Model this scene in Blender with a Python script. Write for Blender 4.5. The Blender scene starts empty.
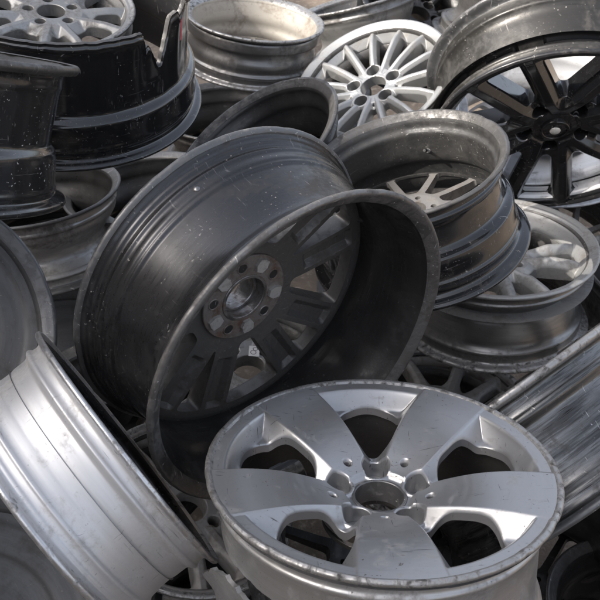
import bpy, math
import numpy as np
from mathutils import Matrix, Vector

# ------------------------------------------------------------------ camera, sky, sun, exposure
sc = bpy.context.scene
col = sc.collection
cam_d = bpy.data.cameras.new('camera')
cam_d.lens = 50.0; cam_d.sensor_width = 36.0; cam_d.clip_start = 0.05; cam_d.clip_end = 2000
cam_d.dof.use_dof = True; cam_d.dof.focus_distance = 1.22; cam_d.dof.aperture_fstop = 18.0
cam = bpy.data.objects.new('camera', cam_d); col.objects.link(cam)
cam.location = (0, 0, 2.0)
cam.rotation_euler = (math.radians(90 - 38), 0, 0)
sc.camera = cam

SUN_AZ, SUN_EL = -111.2, 36.0         # azimuth measured from +Y towards +X; the sun stands behind the camera on the left
w = bpy.data.worlds.new('World'); sc.world = w; w.use_nodes = True
nt = w.node_tree; bg = nt.nodes['Background']
sky = nt.nodes.new('ShaderNodeTexSky'); sky.sky_type = 'NISHITA'; sky.sun_disc = False
sky.sun_elevation = math.radians(SUN_EL); sky.sun_rotation = math.radians(SUN_AZ)
sky.air_density = 0.8; sky.dust_density = 5.0; sky.ozone_density = 1.0
hs = nt.nodes.new('ShaderNodeHueSaturation'); hs.inputs['Saturation'].default_value = .5      # a hazy, whitish sky
nt.links.new(sky.outputs[0], hs.inputs['Color']); nt.links.new(hs.outputs[0], bg.inputs[0]); bg.inputs[1].default_value = 0.15
sd = bpy.data.lights.new('sun', 'SUN'); sd.energy = 2.5; sd.angle = math.radians(0.53); sd.color = (1.0, 0.95, 0.88)
sun = bpy.data.objects.new('sun', sd); col.objects.link(sun)
az, el = math.radians(SUN_AZ), math.radians(SUN_EL)
sdir = Vector((math.sin(az) * math.cos(el), math.cos(az) * math.cos(el), math.sin(el)))
sun.rotation_euler = sdir.to_track_quat('Z', 'Y').to_euler()
sun.location = sdir * 20
sc.view_settings.view_transform = 'Standard'; sc.view_settings.look = 'None'
sc.view_settings.exposure = 1.5; sc.view_settings.gamma = 1.0; sc.view_settings.use_curve_mapping = False
sc.render.engine = 'CYCLES'
sc.cycles.use_denoising = True
sc.cycles.max_bounces = 8

rng = np.random.default_rng(7)

# ------------------------------------------------------------------ materials
class NB:
    def __init__(s, nt): s.nt = nt
    def n(s, t, **k):
        o = s.nt.nodes.new(t)
        for a, b in k.items(): setattr(o, a, b)
        return o
    def l(s, a, b): s.nt.links.new(a, b)
    def val(s, sock, v):
        if isinstance(v, (int, float, tuple, list)): sock.default_value = v
        else: s.l(v, sock)
    def math(s, op, a, b=0.0, clamp=False):
        m = s.n('ShaderNodeMath', operation=op, use_clamp=clamp); s.val(m.inputs[0], a); s.val(m.inputs[1], b); return m.outputs[0]
    def noise(s, vec, scale, detail=4, rough=.55, dist=0):
        m = s.n('ShaderNodeTexNoise'); s.l(vec, m.inputs['Vector']); m.inputs['Scale'].default_value = scale
        m.inputs['Detail'].default_value = detail; m.inputs['Roughness'].default_value = rough; m.inputs['Distortion'].default_value = dist
        return m.outputs[0]
    def ramp(s, v, lo, hi, a=0.0, b=1.0):
        m = s.n('ShaderNodeMapRange', interpolation_type='SMOOTHSTEP'); s.val(m.inputs[0], v)
        m.inputs[1].default_value = lo; m.inputs[2].default_value = hi; m.inputs[3].default_value = a; m.inputs[4].default_value = b
        return m.outputs[0]
    def mix(s, f, a, b):
        m = s.n('ShaderNodeMix', data_type='RGBA'); s.val(m.inputs[0], f); s.val(m.inputs[6], a); s.val(m.inputs[7], b); return m.outputs[2]
    def mapping(s, vec, rot, scale):
        m = s.n('ShaderNodeMapping'); s.l(vec, m.inputs[0]); m.inputs['Rotation'].default_value = rot; m.inputs['Scale'].default_value = scale
        return m.outputs[0]

def c4(c): return (c[0], c[1], c[2], 1.0)

def metal(name, base, metallic, rough, dirt=(.06, .05, .04), dirt_amt=.4, dirt_scale=7, scratch=.4, scratch_col=(.5, .5, .5),
          coat=0.0, streak=.25, score=.5, score_col=None, speck_scale=1.0, speck=.3, speck_col=(.35, .33, .30), rust=0.0, bump=.15, region=(.49, .58), seed=0.0, dirt_rough=.75, patch=None, rvar=.12):
    m = bpy.data.materials.new(name); m.use_nodes = True
    b = NB(m.node_tree); p = m.node_tree.nodes['Principled BSDF']
    tc = b.n('ShaderNodeTexCoord'); oi = b.n('ShaderNodeObjectInfo')
    ad = b.n('ShaderNodeVectorMath', operation='ADD'); b.l(tc.outputs['Object'], ad.inputs[0])
    cv = b.n('ShaderNodeCombineXYZ'); cv.inputs[0].default_value = seed * 3.1; cv.inputs[1].default_value = seed * 1.7; cv.inputs[2].default_value = seed
    b.l(cv.outputs[0], ad.inputs[1]); vec = ad.outputs[0]
    # cylindrical coordinates about the wheel's axle: rings left by machining and rolling tyres
    sx = b.n('ShaderNodeSeparateXYZ'); b.l(tc.outputs['Object'], sx.inputs[0])
    ang = b.math('ARCTAN2', sx.outputs[1], sx.outputs[0])
    rad = b.math('SQRT', b.math('ADD', b.math('MULTIPLY', sx.outputs[0], sx.outputs[0]), b.math('MULTIPLY', sx.outputs[1], sx.outputs[1])))
    cy = b.n('ShaderNodeCombineXYZ'); b.l(b.math('MULTIPLY', ang, 1.1), cy.inputs[0])
    b.l(b.math('MULTIPLY', sx.outputs[2], 70.0), cy.inputs[1]); b.l(b.math('MULTIPLY', rad, 70.0), cy.inputs[2])
    rings = b.noise(cy.outputs[0], 2.2, 9, .72)
    cs_ = b.n('ShaderNodeCombineXYZ'); b.l(b.math('MULTIPLY', ang, 2.6), cs_.inputs[0])
    b.l(b.math('MULTIPLY', sx.outputs[2], 420.0), cs_.inputs[1]); b.l(b.math('MULTIPLY', rad, 420.0), cs_.inputs[2])
    scores = b.ramp(b.noise(cs_.outputs[0], 1.0, 3, .55, .15), .64, .70)
    big = b.noise(vec, dirt_scale, 8, .62, .6)
    fine = b.noise(vec, 95, 5, .7)
    colr = c4(base)
    ringm = b.ramp(rings, .35, .75)
    colr = b.mix(b.math('MULTIPLY', ringm, streak), colr, c4(tuple(x * .45 + d * .3 for x, d in zip(base, dirt))))
    if patch:   # a second tone in worn patches
        cp_ = b.n('ShaderNodeCombineXYZ'); b.l(b.math('MULTIPLY', ang, 1.0), cp_.inputs[0])
        b.l(b.math('MULTIPLY', sx.outputs[2], 90.0), cp_.inputs[1]); b.l(b.math('MULTIPLY', rad, 90.0), cp_.inputs[2])
        pm = b.ramp(b.noise(cp_.outputs[0], patch[1], 9, .72, .2), patch[2], patch[2] + .16)
        colr = b.mix(b.math('MULTIPLY', pm, patch[3]), colr, c4(patch[0]))
    dm = b.ramp(b.math('ADD', b.math('MULTIPLY', big, .70), b.math('MULTIPLY', fine, .30)), .58 - .20 * dirt_amt, .66)
    dm = b.math('MULTIPLY', dm, min(1.0, .35 + dirt_amt))
    colr = b.mix(dm, colr, c4(dirt))
    if rust:
        rm = b.math('MULTIPLY', b.ramp(b.noise(vec, 22, 8, .7, .4), .62 - .25 * rust, .72), rust)
        colr = b.mix(rm, colr, (.10, .045, .022, 1))
    else: rm = 0.0
    # scratches: stretched noise in three directions
    sm = None
    for k, (rot, sca, th) in enumerate((((.3, .5, .7), (200, 9, 16), .71), ((1.2, .2, 2.2), (420, 26, 22), .70), ((.7, 1.4, 1.1), (30, 520, 36), .70), ((2.1, .4, .3), (640, 60, 80), .70))):
        t = b.ramp(b.noise(b.mapping(vec, rot, sca), 1.0, 2, .5, .25), th, th + .045)
        sm = t if sm is None else b.math('MAXIMUM', sm, t)
    region = b.ramp(b.noise(vec, 11, 5, .65), *region)
    sm = b.math('MULTIPLY', b.math('MULTIPLY', sm, region), scratch, True)
    colr = b.mix(sm, colr, c4(scratch_col))
    scm = b.math('MULTIPLY', b.math('MULTIPLY', scores, b.ramp(b.noise(vec, 7, 5, .65), .46, .60)), score)
    colr = b.mix(scm, colr, c4(score_col or scratch_col))
    sp = b.math('MULTIPLY', b.ramp(b.noise(vec, 240 * speck_scale, 2, .5), .69, .72), b.ramp(b.noise(vec, 14, 5, .65), .46, .58))
    sp = b.math('MAXIMUM', sp, b.math('MULTIPLY', b.ramp(b.noise(vec, 85 * speck_scale, 4, .65, .4), .685, .70), b.ramp(b.noise(vec, 8, 4, .6), .50, .60)))
    sp = b.math('MULTIPLY', sp, speck)
    colr = b.mix(sp, colr, c4(speck_col))
    b.l(colr, p.inputs['Base Color'])
    cover = b.math('MAXIMUM', dm, b.math('MAXIMUM', sp, rm))
    b.l(b.math('MULTIPLY', b.math('SUBTRACT', 1.0, b.math('MULTIPLY', cover, .9)), metallic), p.inputs['Metallic'])
    r0 = b.math('ADD', rough - rvar * .5, b.math('MULTIPLY', b.noise(vec, 18, 6, .65), rvar))
    r0 = b.math('ADD', r0, b.math('MULTIPLY', ringm, .10))
    r1 = b.math('ADD', r0, b.math('MULTIPLY', cover, dirt_rough - rough))
    b.l(b.math('ADD', r1, b.math('MULTIPLY', sm, .1), True), p.inputs['Roughness'])
    if coat:
        b.l(b.math('MULTIPLY', b.math('SUBTRACT', 1.0, cover), coat), p.inputs['Coat Weight']); p.inputs['Coat Roughness'].default_value = .12
    bu = b.n('ShaderNodeBump'); bu.inputs['Strength'].default_value = bump; bu.inputs['Distance'].default_value = .002
    h = b.math('ADD', b.math('MULTIPLY', fine, .5), b.math('ADD', b.math('MULTIPLY', b.math('MAXIMUM', sm, scm), -.6), b.math('ADD', b.math('MULTIPLY', sp, .4), b.math('MULTIPLY', dm, .25))))
    b.l(h, bu.inputs['Height']); b.l(bu.outputs[0], p.inputs['Normal'])
    return m

SIL = (.52, .53, .55)
M = dict(
    silver=metal('silver_wheel_paint', (.36, .36, .367), .74, .34, dirt=(.20, .195, .185), dirt_amt=.20, dirt_scale=34, scratch=1.0, region=(.42, .54), scratch_col=(.07, .07, .07), streak=.04, score=.2, score_col=(.14, .14, .14), speck=1.0, speck_col=(.06, .055, .05), coat=.15, bump=.12, rvar=.10, dirt_rough=.5),
    matte_silver=metal('matte_grey_silver', (.32, .318, .312), .5, .42, dirt=(.12, .11, .10), dirt_amt=.55, dirt_scale=18, scratch=.5, scratch_col=(.12, .115, .11), streak=.1, score=.2, speck=.9, speck_col=(.06, .055, .05), bump=.2, seed=26),
    silver_barrel=metal('worn_silver_barrel', (.46, .455, .45), .8, .34, dirt=(.10, .09, .08), dirt_amt=.45, dirt_scale=12, scratch=.6, scratch_col=(.09, .085, .08), streak=.4, score=.6, speck=.7, speck_col=(.05, .045, .04), bump=.18, seed=1),
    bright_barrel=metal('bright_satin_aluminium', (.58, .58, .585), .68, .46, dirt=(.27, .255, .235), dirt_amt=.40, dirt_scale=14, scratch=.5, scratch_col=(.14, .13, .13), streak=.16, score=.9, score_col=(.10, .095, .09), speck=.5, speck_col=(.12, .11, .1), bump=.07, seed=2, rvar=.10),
    lip=metal('scuffed_lip_metal', (.40, .39, .38), .85, .34, dirt=(.035, .033, .03), dirt_amt=.7, dirt_scale=70, scratch=.9, scratch_col=(.62, .61, .59), streak=.4, score=.8, speck=.9, speck_col=(.04, .036, .032), bump=.5, seed=3),
    lip_bright=metal('polished_lip_metal', (.60, .60, .61), .9, .30, dirt=(.06, .055, .05), dirt_amt=.5, dirt_scale=60, scratch=.7, scratch_col=(.2, .19, .18), streak=.4, speck=.4, speck_col=(.05, .045, .04), bump=.4, seed=4),
    lip_brown=metal('scraped_grey_lip', (.19, .185, .18), .8, .34, dirt=(.07, .064, .06), dirt_amt=.75, dirt_scale=34, scratch=.9, scratch_col=(.5, .48, .46), streak=.3, score=1.0, score_col=(.04, .038, .035), speck=.9, speck_col=(.45, .43, .41), bump=.45, seed=5),
    lip_dark=metal('dark_chipped_lip', (.13, .13, .132), .6, .35, dirt=(.15, .145, .14), dirt_amt=.45, dirt_scale=60, scratch=1.0, scratch_col=(.55, .54, .52), streak=.3, speck=.9, speck_col=(.5, .48, .46), bump=.4, seed=6),
    black_gloss=metal('gloss_black_paint', (.012, .012, .013), .0, .10, dirt=(.05, .045, .04), dirt_amt=.15, dirt_scale=14, scratch=.7, scratch_col=(.32, .31, .30), coat=.7, streak=.15, score=.5, score_col=(.10, .095, .09), speck=.7, speck_col=(.30, .28, .26), bump=.05, seed=7, rvar=.08),
    black_satin=metal('satin_black_paint', (.022, .022, .024), .35, .36, dirt=(.075, .07, .065), dirt_amt=.35, scratch=.55, scratch_col=(.28, .27, .26), streak=.5, speck=.5, speck_col=(.30, .28, .27), coat=.10, bump=.12, seed=8),
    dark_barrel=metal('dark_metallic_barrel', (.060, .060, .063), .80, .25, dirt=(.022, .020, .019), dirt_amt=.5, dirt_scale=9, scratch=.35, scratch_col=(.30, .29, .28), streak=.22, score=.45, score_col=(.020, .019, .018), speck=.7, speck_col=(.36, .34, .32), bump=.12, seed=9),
    grimy=metal('grimy_dark_metal', (.15, .145, .14), .75, .36, dirt=(.025, .022, .020), dirt_amt=.75, dirt_scale=12, scratch=.6, scratch_col=(.40, .38, .36), streak=.7, score=.6, speck=.9, speck_col=(.40, .37, .34), bump=.25, seed=10),
    bowl=metal('mottled_dark_bowl', (.070, .069, .068), .65, .38, dirt=(.032, .030, .028), dirt_amt=.75, dirt_scale=20, scratch=.5, scratch_col=(.30, .29, .27), streak=.3, score=.4, speck=1.0, speck_col=(.30, .28, .26), bump=.35, seed=23),
    grimy_black=metal('chipped_black_paint', (.022, .021, .021), .1, .15, dirt=(.055, .05, .046), dirt_amt=.35, dirt_scale=16, scratch=.9, scratch_col=(.42, .41, .39), streak=.2, score=.5, score_col=(.2, .19, .18), speck=1.0, speck_col=(.50, .48, .46), coat=.7, bump=.22, seed=24),
    charcoal=metal('charcoal_spoke_back', (.13, .125, .12), .5, .38, dirt=(.06, .053, .047), dirt_amt=.65, dirt_scale=16, scratch=.6, scratch_col=(.26, .25, .24), streak=.15, score=.3, speck=.7, speck_col=(.26, .25, .24), bump=.3, seed=25),
    dust=metal('dusty_black_barrel', (.055, .053, .050), .65, .32, dirt=(.055, .051, .047), dirt_amt=.5, dirt_scale=13, scratch=.6, scratch_col=(.30, .28, .26), streak=.4, score=.5, score_col=(.02, .018, .016), speck=.9, speck_col=(.28, .26, .235), bump=.3, seed=11),
    soot=metal('sooty_inner_barrel', (.060, .059, .058), .6, .27, dirt=(.030, .028, .026), dirt_amt=.65, dirt_scale=11, scratch=.5, scratch_col=(.17, .165, .16), streak=.5, score=.9, score_col=(.15, .145, .14), speck=.6, speck_col=(.2, .19, .18), bump=.2, seed=12, dirt_rough=.6),
    slate=metal('slate_grey_inner', (.10, .10, .103), .45, .50, dirt=(.055, .053, .05), dirt_amt=.5, dirt_scale=16, scratch=.3, scratch_col=(.2, .19, .19), streak=.45, score=.5, score_col=(.05, .048, .047), speck=.7, speck_col=(.22, .21, .20), bump=.3, seed=13),
    rust=metal('rusty_hub_face', (.27, .25, .235), .6, .45, dirt=(.08, .055, .042), dirt_amt=.7, dirt_scale=30, rust=.85, scratch=.6, scratch_col=(.4, .38, .36), speck=.7, speck_col=(.04, .03, .025), bump=.5, seed=14),
    pad=metal('bare_mounting_pad', (.55, .54, .52), .6, .50, dirt=(.16, .13, .11), dirt_amt=.4, dirt_scale=40, scratch=.3, speck=.3, bump=.3, seed=15),
    bore=metal('machined_bore', (.33, .325, .32), .9, .30, dirt=(.10, .065, .045), dirt_amt=.6, dirt_scale=40, rust=.4, streak=.9, score=.9, bump=.3, seed=16),
    spotted=metal('rust_spotted_inner', (.42, .39, .345), .4, .55, dirt=(.16, .125, .095), dirt_amt=.5, dirt_scale=9, rust=.15, scratch=.2, streak=.1, score=.2, speck=1.0, speck_scale=.75, speck_col=(.055, .036, .026), bump=.3, seed=17),
    white_alloy=metal('pale_silver_alloy', (.36, .36, .355), .60, .36, dirt=(.20, .185, .165), dirt_amt=.35, dirt_scale=18, scratch=.4, scratch_col=(.2, .19, .18), streak=.05, score=.2, speck=.8, speck_col=(.10, .09, .08), coat=.2, bump=.10, seed=18),
    dull_alloy=metal('dull_dusty_alloy', (.33, .325, .315), .7, .38, dirt=(.10, .09, .08), dirt_amt=.6, dirt_scale=14, scratch=.5, scratch_col=(.12, .11, .10), streak=.2, score=.4, speck=.8, speck_col=(.05, .045, .04), bump=.22, seed=19),
    beige=metal('brake_dust_beige_spoke', (.22, .21, .20), .4, .48, dirt=(.12, .10, .085), dirt_amt=.6, dirt_scale=26, scratch=.3, streak=.1, score=.3, speck=.8, speck_col=(.06, .05, .042), bump=.3, seed=20),
    streaky=metal('scraped_streaked_barrel', (.21, .208, .205), .88, .27, dirt=(.025, .024, .023), dirt_amt=.35, dirt_scale=26, scratch=.9, scratch_col=(.5, .49, .47), streak=.95, score=1.0, score_col=(.022, .021, .02), speck=.9, speck_col=(.03, .028, .026), patch=((.035, .035, .036), 1.1, .44, .75), bump=.3, seed=21, dirt_rough=.45),
    pewter=metal('pewter_barrel', (.24, .235, .23), .85, .30, dirt=(.045, .04, .036), dirt_amt=.5, dirt_scale=10, scratch=.5, scratch_col=(.45, .43, .41), streak=.5, score=.6, score_col=(.06, .055, .05), speck=.7, speck_col=(.04, .036, .032), bump=.15, seed=22),
    red=metal('red_paint_mark', (.55, .02, .05), 0, .4, dirt_amt=.1, scratch=.1, streak=0, speck=.1),
    sticker=metal('white_sticker', (.62, .62, .62), 0, .5, dirt=(.3, .29, .28), dirt_amt=.2, scratch=.1, streak=0, speck=.1),
    ink=metal('sticker_ink', (.06, .06, .07), 0, .6, dirt_amt=.1, scratch=0, streak=0, speck=0),
    cap=metal('cap_emblem_metal', (.70, .68, .64), .3, .45, dirt_amt=.2, scratch=.3, streak=0, speck=.2),
    rubber=metal('valve_rubber', (.02, .02, .02), 0, .55, dirt_amt=.3, scratch=0, streak=0, speck=.2),
)

# the yard's earth
gm = bpy.data.materials.new('yard_earth'); gm.use_nodes = True
b = NB(gm.node_tree); p = gm.node_tree.nodes['Principled BSDF']
tc = b.n('ShaderNodeTexCoord'); v = tc.outputs['Object']
gc = b.mix(b.ramp(b.noise(v, 1.3, 8, .6), .35, .7), (.20, .155, .115, 1), (.09, .07, .055, 1))
gc = b.mix(b.ramp(b.noise(v, 40, 6, .7), .5, .7), gc, (.30, .25, .20, 1))
b.l(gc, p.inputs['Base Color']); p.inputs['Roughness'].default_value = .95
bu = b.n('ShaderNodeBump'); bu.inputs['Strength'].default_value = .6; bu.inputs['Distance'].default_value = .02
b.l(b.noise(v, 25, 8, .7), bu.inputs['Height']); b.l(bu.outputs[0], p.inputs['Normal'])

# ------------------------------------------------------------------ mesh helpers
def make_mesh(name, V, F, mats, normals=None, sharp=40):
    me = bpy.data.meshes.new(name)
    V = np.asarray(V, dtype=np.float32)
    if isinstance(F, np.ndarray):
        F = F.astype(np.int32); nf, k = F.shape
        me.vertices.add(len(V)); me.vertices.foreach_set('co', V.ravel())
        me.loops.add(nf * k); me.loops.foreach_set('vertex_index', F.ravel())
        me.polygons.add(nf); me.polygons.foreach_set('loop_start', np.arange(0, nf * k, k, dtype=np.int32))
        me.polygons.foreach_set('loop_total', np.full(nf, k, dtype=np.int32))
        me.update(calc_edges=True)
    else:
        me.from_pydata([tuple(map(float, q)) for q in V], [], F)
    me.validate()
    me.polygons.foreach_set('use_smooth', np.ones(len(me.polygons), dtype=bool))
    if normals is not None: me.normals_split_custom_set_from_vertices(np.asarray(normals, dtype=np.float32))
    elif sharp: me.set_sharp_from_angle(angle=math.radians(sharp))
    me.materials.append(mats)
    return me

def obj(name, me, parent=None):
    o = bpy.data.objects.new(name, me); col.objects.link(o)
    if parent: o.parent = parent
    return o

def chaikin(P, n):
    P = np.asarray(P, float)
    for _ in range(n):
        a, bq = P[:-1], P[1:]
        Q = np.empty((2 * len(a) + 2, 2)); Q[0] = P[0]; Q[-1] = P[-1]
        Q[1:-1:2] = a * .75 + bq * .25; Q[2::2] = a * .25 + bq * .75
        P = Q
    return P

def lathe(P, nth, deform=None, th0=0, th1=2 * math.pi):
    """Revolve an open profile (r, z) about Z."""
    full = abs(th1 - th0 - 2 * math.pi) < 1e-6
    th = np.linspace(th0, th1, nth + (0 if full else 1), endpoint=not full)
    r = np.repeat(P[:, 0][None], len(th), 0); z = np.repeat(P[:, 1][None], len(th), 0); t = np.repeat(th[:, None], len(P), 1)
    if deform: r, z, t = deform(r, z, t)
    V = np.stack([r * np.cos(t), r * np.sin(t), z], -1).reshape(-1, 3)
    n, mlen = len(th), len(P)
    i = np.arange(n if full else n - 1)[:, None]; j = np.arange(mlen - 1)[None]
    i2 = (i + 1) % n
    F = np.stack(np.broadcast_arrays(i * mlen + j, i * mlen + j + 1, i2 * mlen + j + 1, i2 * mlen + j), -1).reshape(-1, 4)
    return V, F

def dens(P, n=140):   # even spacing along the profile
    s_ = np.r_[0, np.cumsum(np.hypot(*np.diff(P, axis=0).T))]; q = np.linspace(0, s_[-1], n)
    return np.stack([np.interp(q, s_, P[:, 0]), np.interp(q, s_, P[:, 1])], 1)

def vnoise(t, seed, k=5, amp=1.0, lo=2, hi=24):
    rg = np.random.default_rng(seed); out = np.zeros_like(t)
    for _ in range(k):
        f = rg.integers(lo, hi); out += rg.normal() * np.cos(f * t + rg.uniform(0, 6.28)) / math.sqrt(k)
    return out * amp

def dings(seed, n=7, depth=.003):
    rg = np.random.default_rng(seed + 99)
    cs = rg.uniform(0, 2 * np.pi, n); ds = rg.uniform(.25, 1, n) * depth; ws = rg.uniform(.012, .06, n)
    def f(t):
        o = np.zeros_like(t)
        for c, d, w_ in zip(cs, ds, ws):
            dt = (t - c + np.pi) % (2 * np.pi) - np.pi
            o += d * np.exp(-(dt / w_) ** 2)
        return o
    return f

def profile(R, W, flip=False, well=.050, wpos=(.30, .46), mid=.030, t=.0065, lipw=.012, bead=.020, cut=None):
    """Outer (tyre) side and inner side of a rim as one polyline, from the face lip (z = 0) to the rear lip (z = -W).
    The well sits nearer the face; flip turns the rim round so that z = 0 is the rear lip."""
    Rb = R - bead; L = lipw
    out = [(R - .004, -.0005), (R, -.0025), (R, -.007), (R - .004, -.0105), (Rb + .003, -L - .001), (Rb, -L - .006), (Rb, -L - .018),
           (Rb + .0035, -L - .022), (Rb + .0035, -L - .026), (Rb - .004, -L - .032), (R - mid - .003, -W * wpos[0] + .012), (R - well, -W * wpos[0] - .008),
           (R - well, -W * wpos[1]), (R - well + .004, -W * wpos[1] - .008), (R - mid, -W * wpos[1] - .040), (R - mid + .002, -W + L + .040),
           (Rb - .002, -W + L + .031), (Rb + .003, -W + L + .027), (Rb + .003, -W + L + .022), (Rb, -W + L + .018), (Rb, -W + L + .006),
           (Rb + .003, -W + L + .001), (R - .004, -W + .0105), (R, -W + .007), (R, -W + .0025), (R - .004, -W + .0005)]
    inn = [(R - .007, -W + .0015), (Rb - t, -W + L), (Rb - t - .001, -W + L + .012), (R - mid - t - .004, -W + L + .034), (R - mid - t - .003, -W * wpos[1] - .040),
           (R - well - t + .002, -W * wpos[1] - .004), (R - well - t, -W * wpos[0] - .006), (R - mid - t - .005, -W * wpos[0] + .014), (Rb - t - .006, -L - .030),
           (Rb - t - .002, -L - .012), (Rb - t, -L), (R - .007, -.0015)]
    o, i = chaikin(out, 2), chaikin(inn, 2)
    if flip:
        o = np.stack([o[:, 0], -W - o[:, 1]], 1)[::-1]; i = np.stack([i[:, 0], -W - i[:, 1]], 1)[::-1]
    return o, i

def rim(root, R, W, mb, mi, ml, ml2=None, flip=False, nth=160, seed=1, ding=.0016, bent=.0006, **k):
    """barrel (outside), inner_barrel, lip at z = 0 and lip at z = -W"""
    o, i = profile(R, W, flip, **k)
    dg = dings(seed, 9, ding)
    def deform(r, z, t):
        edge = np.clip((r - (R - .022)) / .022, 0, 1)
        rr = r - edge * (dg(t) + vnoise(t, seed, 6, .00010, 20, 90)) + vnoise(t, seed + 5, 3, bent, 2, 4)
        zz = z + edge * np.sign(z + W / 2) * (-.5 * dg(t + .3) + vnoise(t, seed + 7, 6, .00012, 15, 70))
        return rr, zz, t
    lipw = k.get('lipw', .012) + .0045
    top = o[:, 1] > -lipw; bot = o[:, 1] < -W + lipw
    a = int(np.where(top)[0].max()); c = int(np.where(bot)[0].min())
    itop = i[:, 1] > -.0125; ibot = i[:, 1] < -W + .0125
    ia = int(np.where(itop)[0].min()); ic = int(np.where(ibot)[0].max())
    parts = {}
    for nm, P, mm in (('barrel', o[a:c + 1], mb), ('inner_barrel', i[ic:ia + 1], mi), ('lip', np.concatenate([i[ia:], o[:a + 1]]), ml),
                      ('lip', np.concatenate([o[c:], i[:ic + 1]]), ml2 or ml)):
        V, F = lathe(P, nth, deform)
        parts.setdefault(nm, []).append(obj(nm, make_mesh(nm, V, F, mm, sharp=50), root))
    return parts

# ------------------------------------------------------------------ wheel faces: a relief over polar coordinates, pierced by windows
def smin(a, c, k): 
    h = np.clip(.5 + .5 * (c - a) / k, 0, 1); return c * (1 - h) + a * h - k * h * (1 - h)
def smax(a, c, k): return -smin(-a, -c, k)

def soft(pts, sig):
    """piecewise-linear table smoothed over sig metres"""
    xs = np.linspace(-.02, .32, 1701); ys = np.interp(xs, *zip(*pts)); k = np.arange(-60, 61) * (xs[1] - xs[0])
    g = np.exp(-.5 * (k / sig) ** 2); g /= g.sum()
    return xs, np.convolve(np.pad(ys, 60, mode='edge'), g, 'valid')

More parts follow.
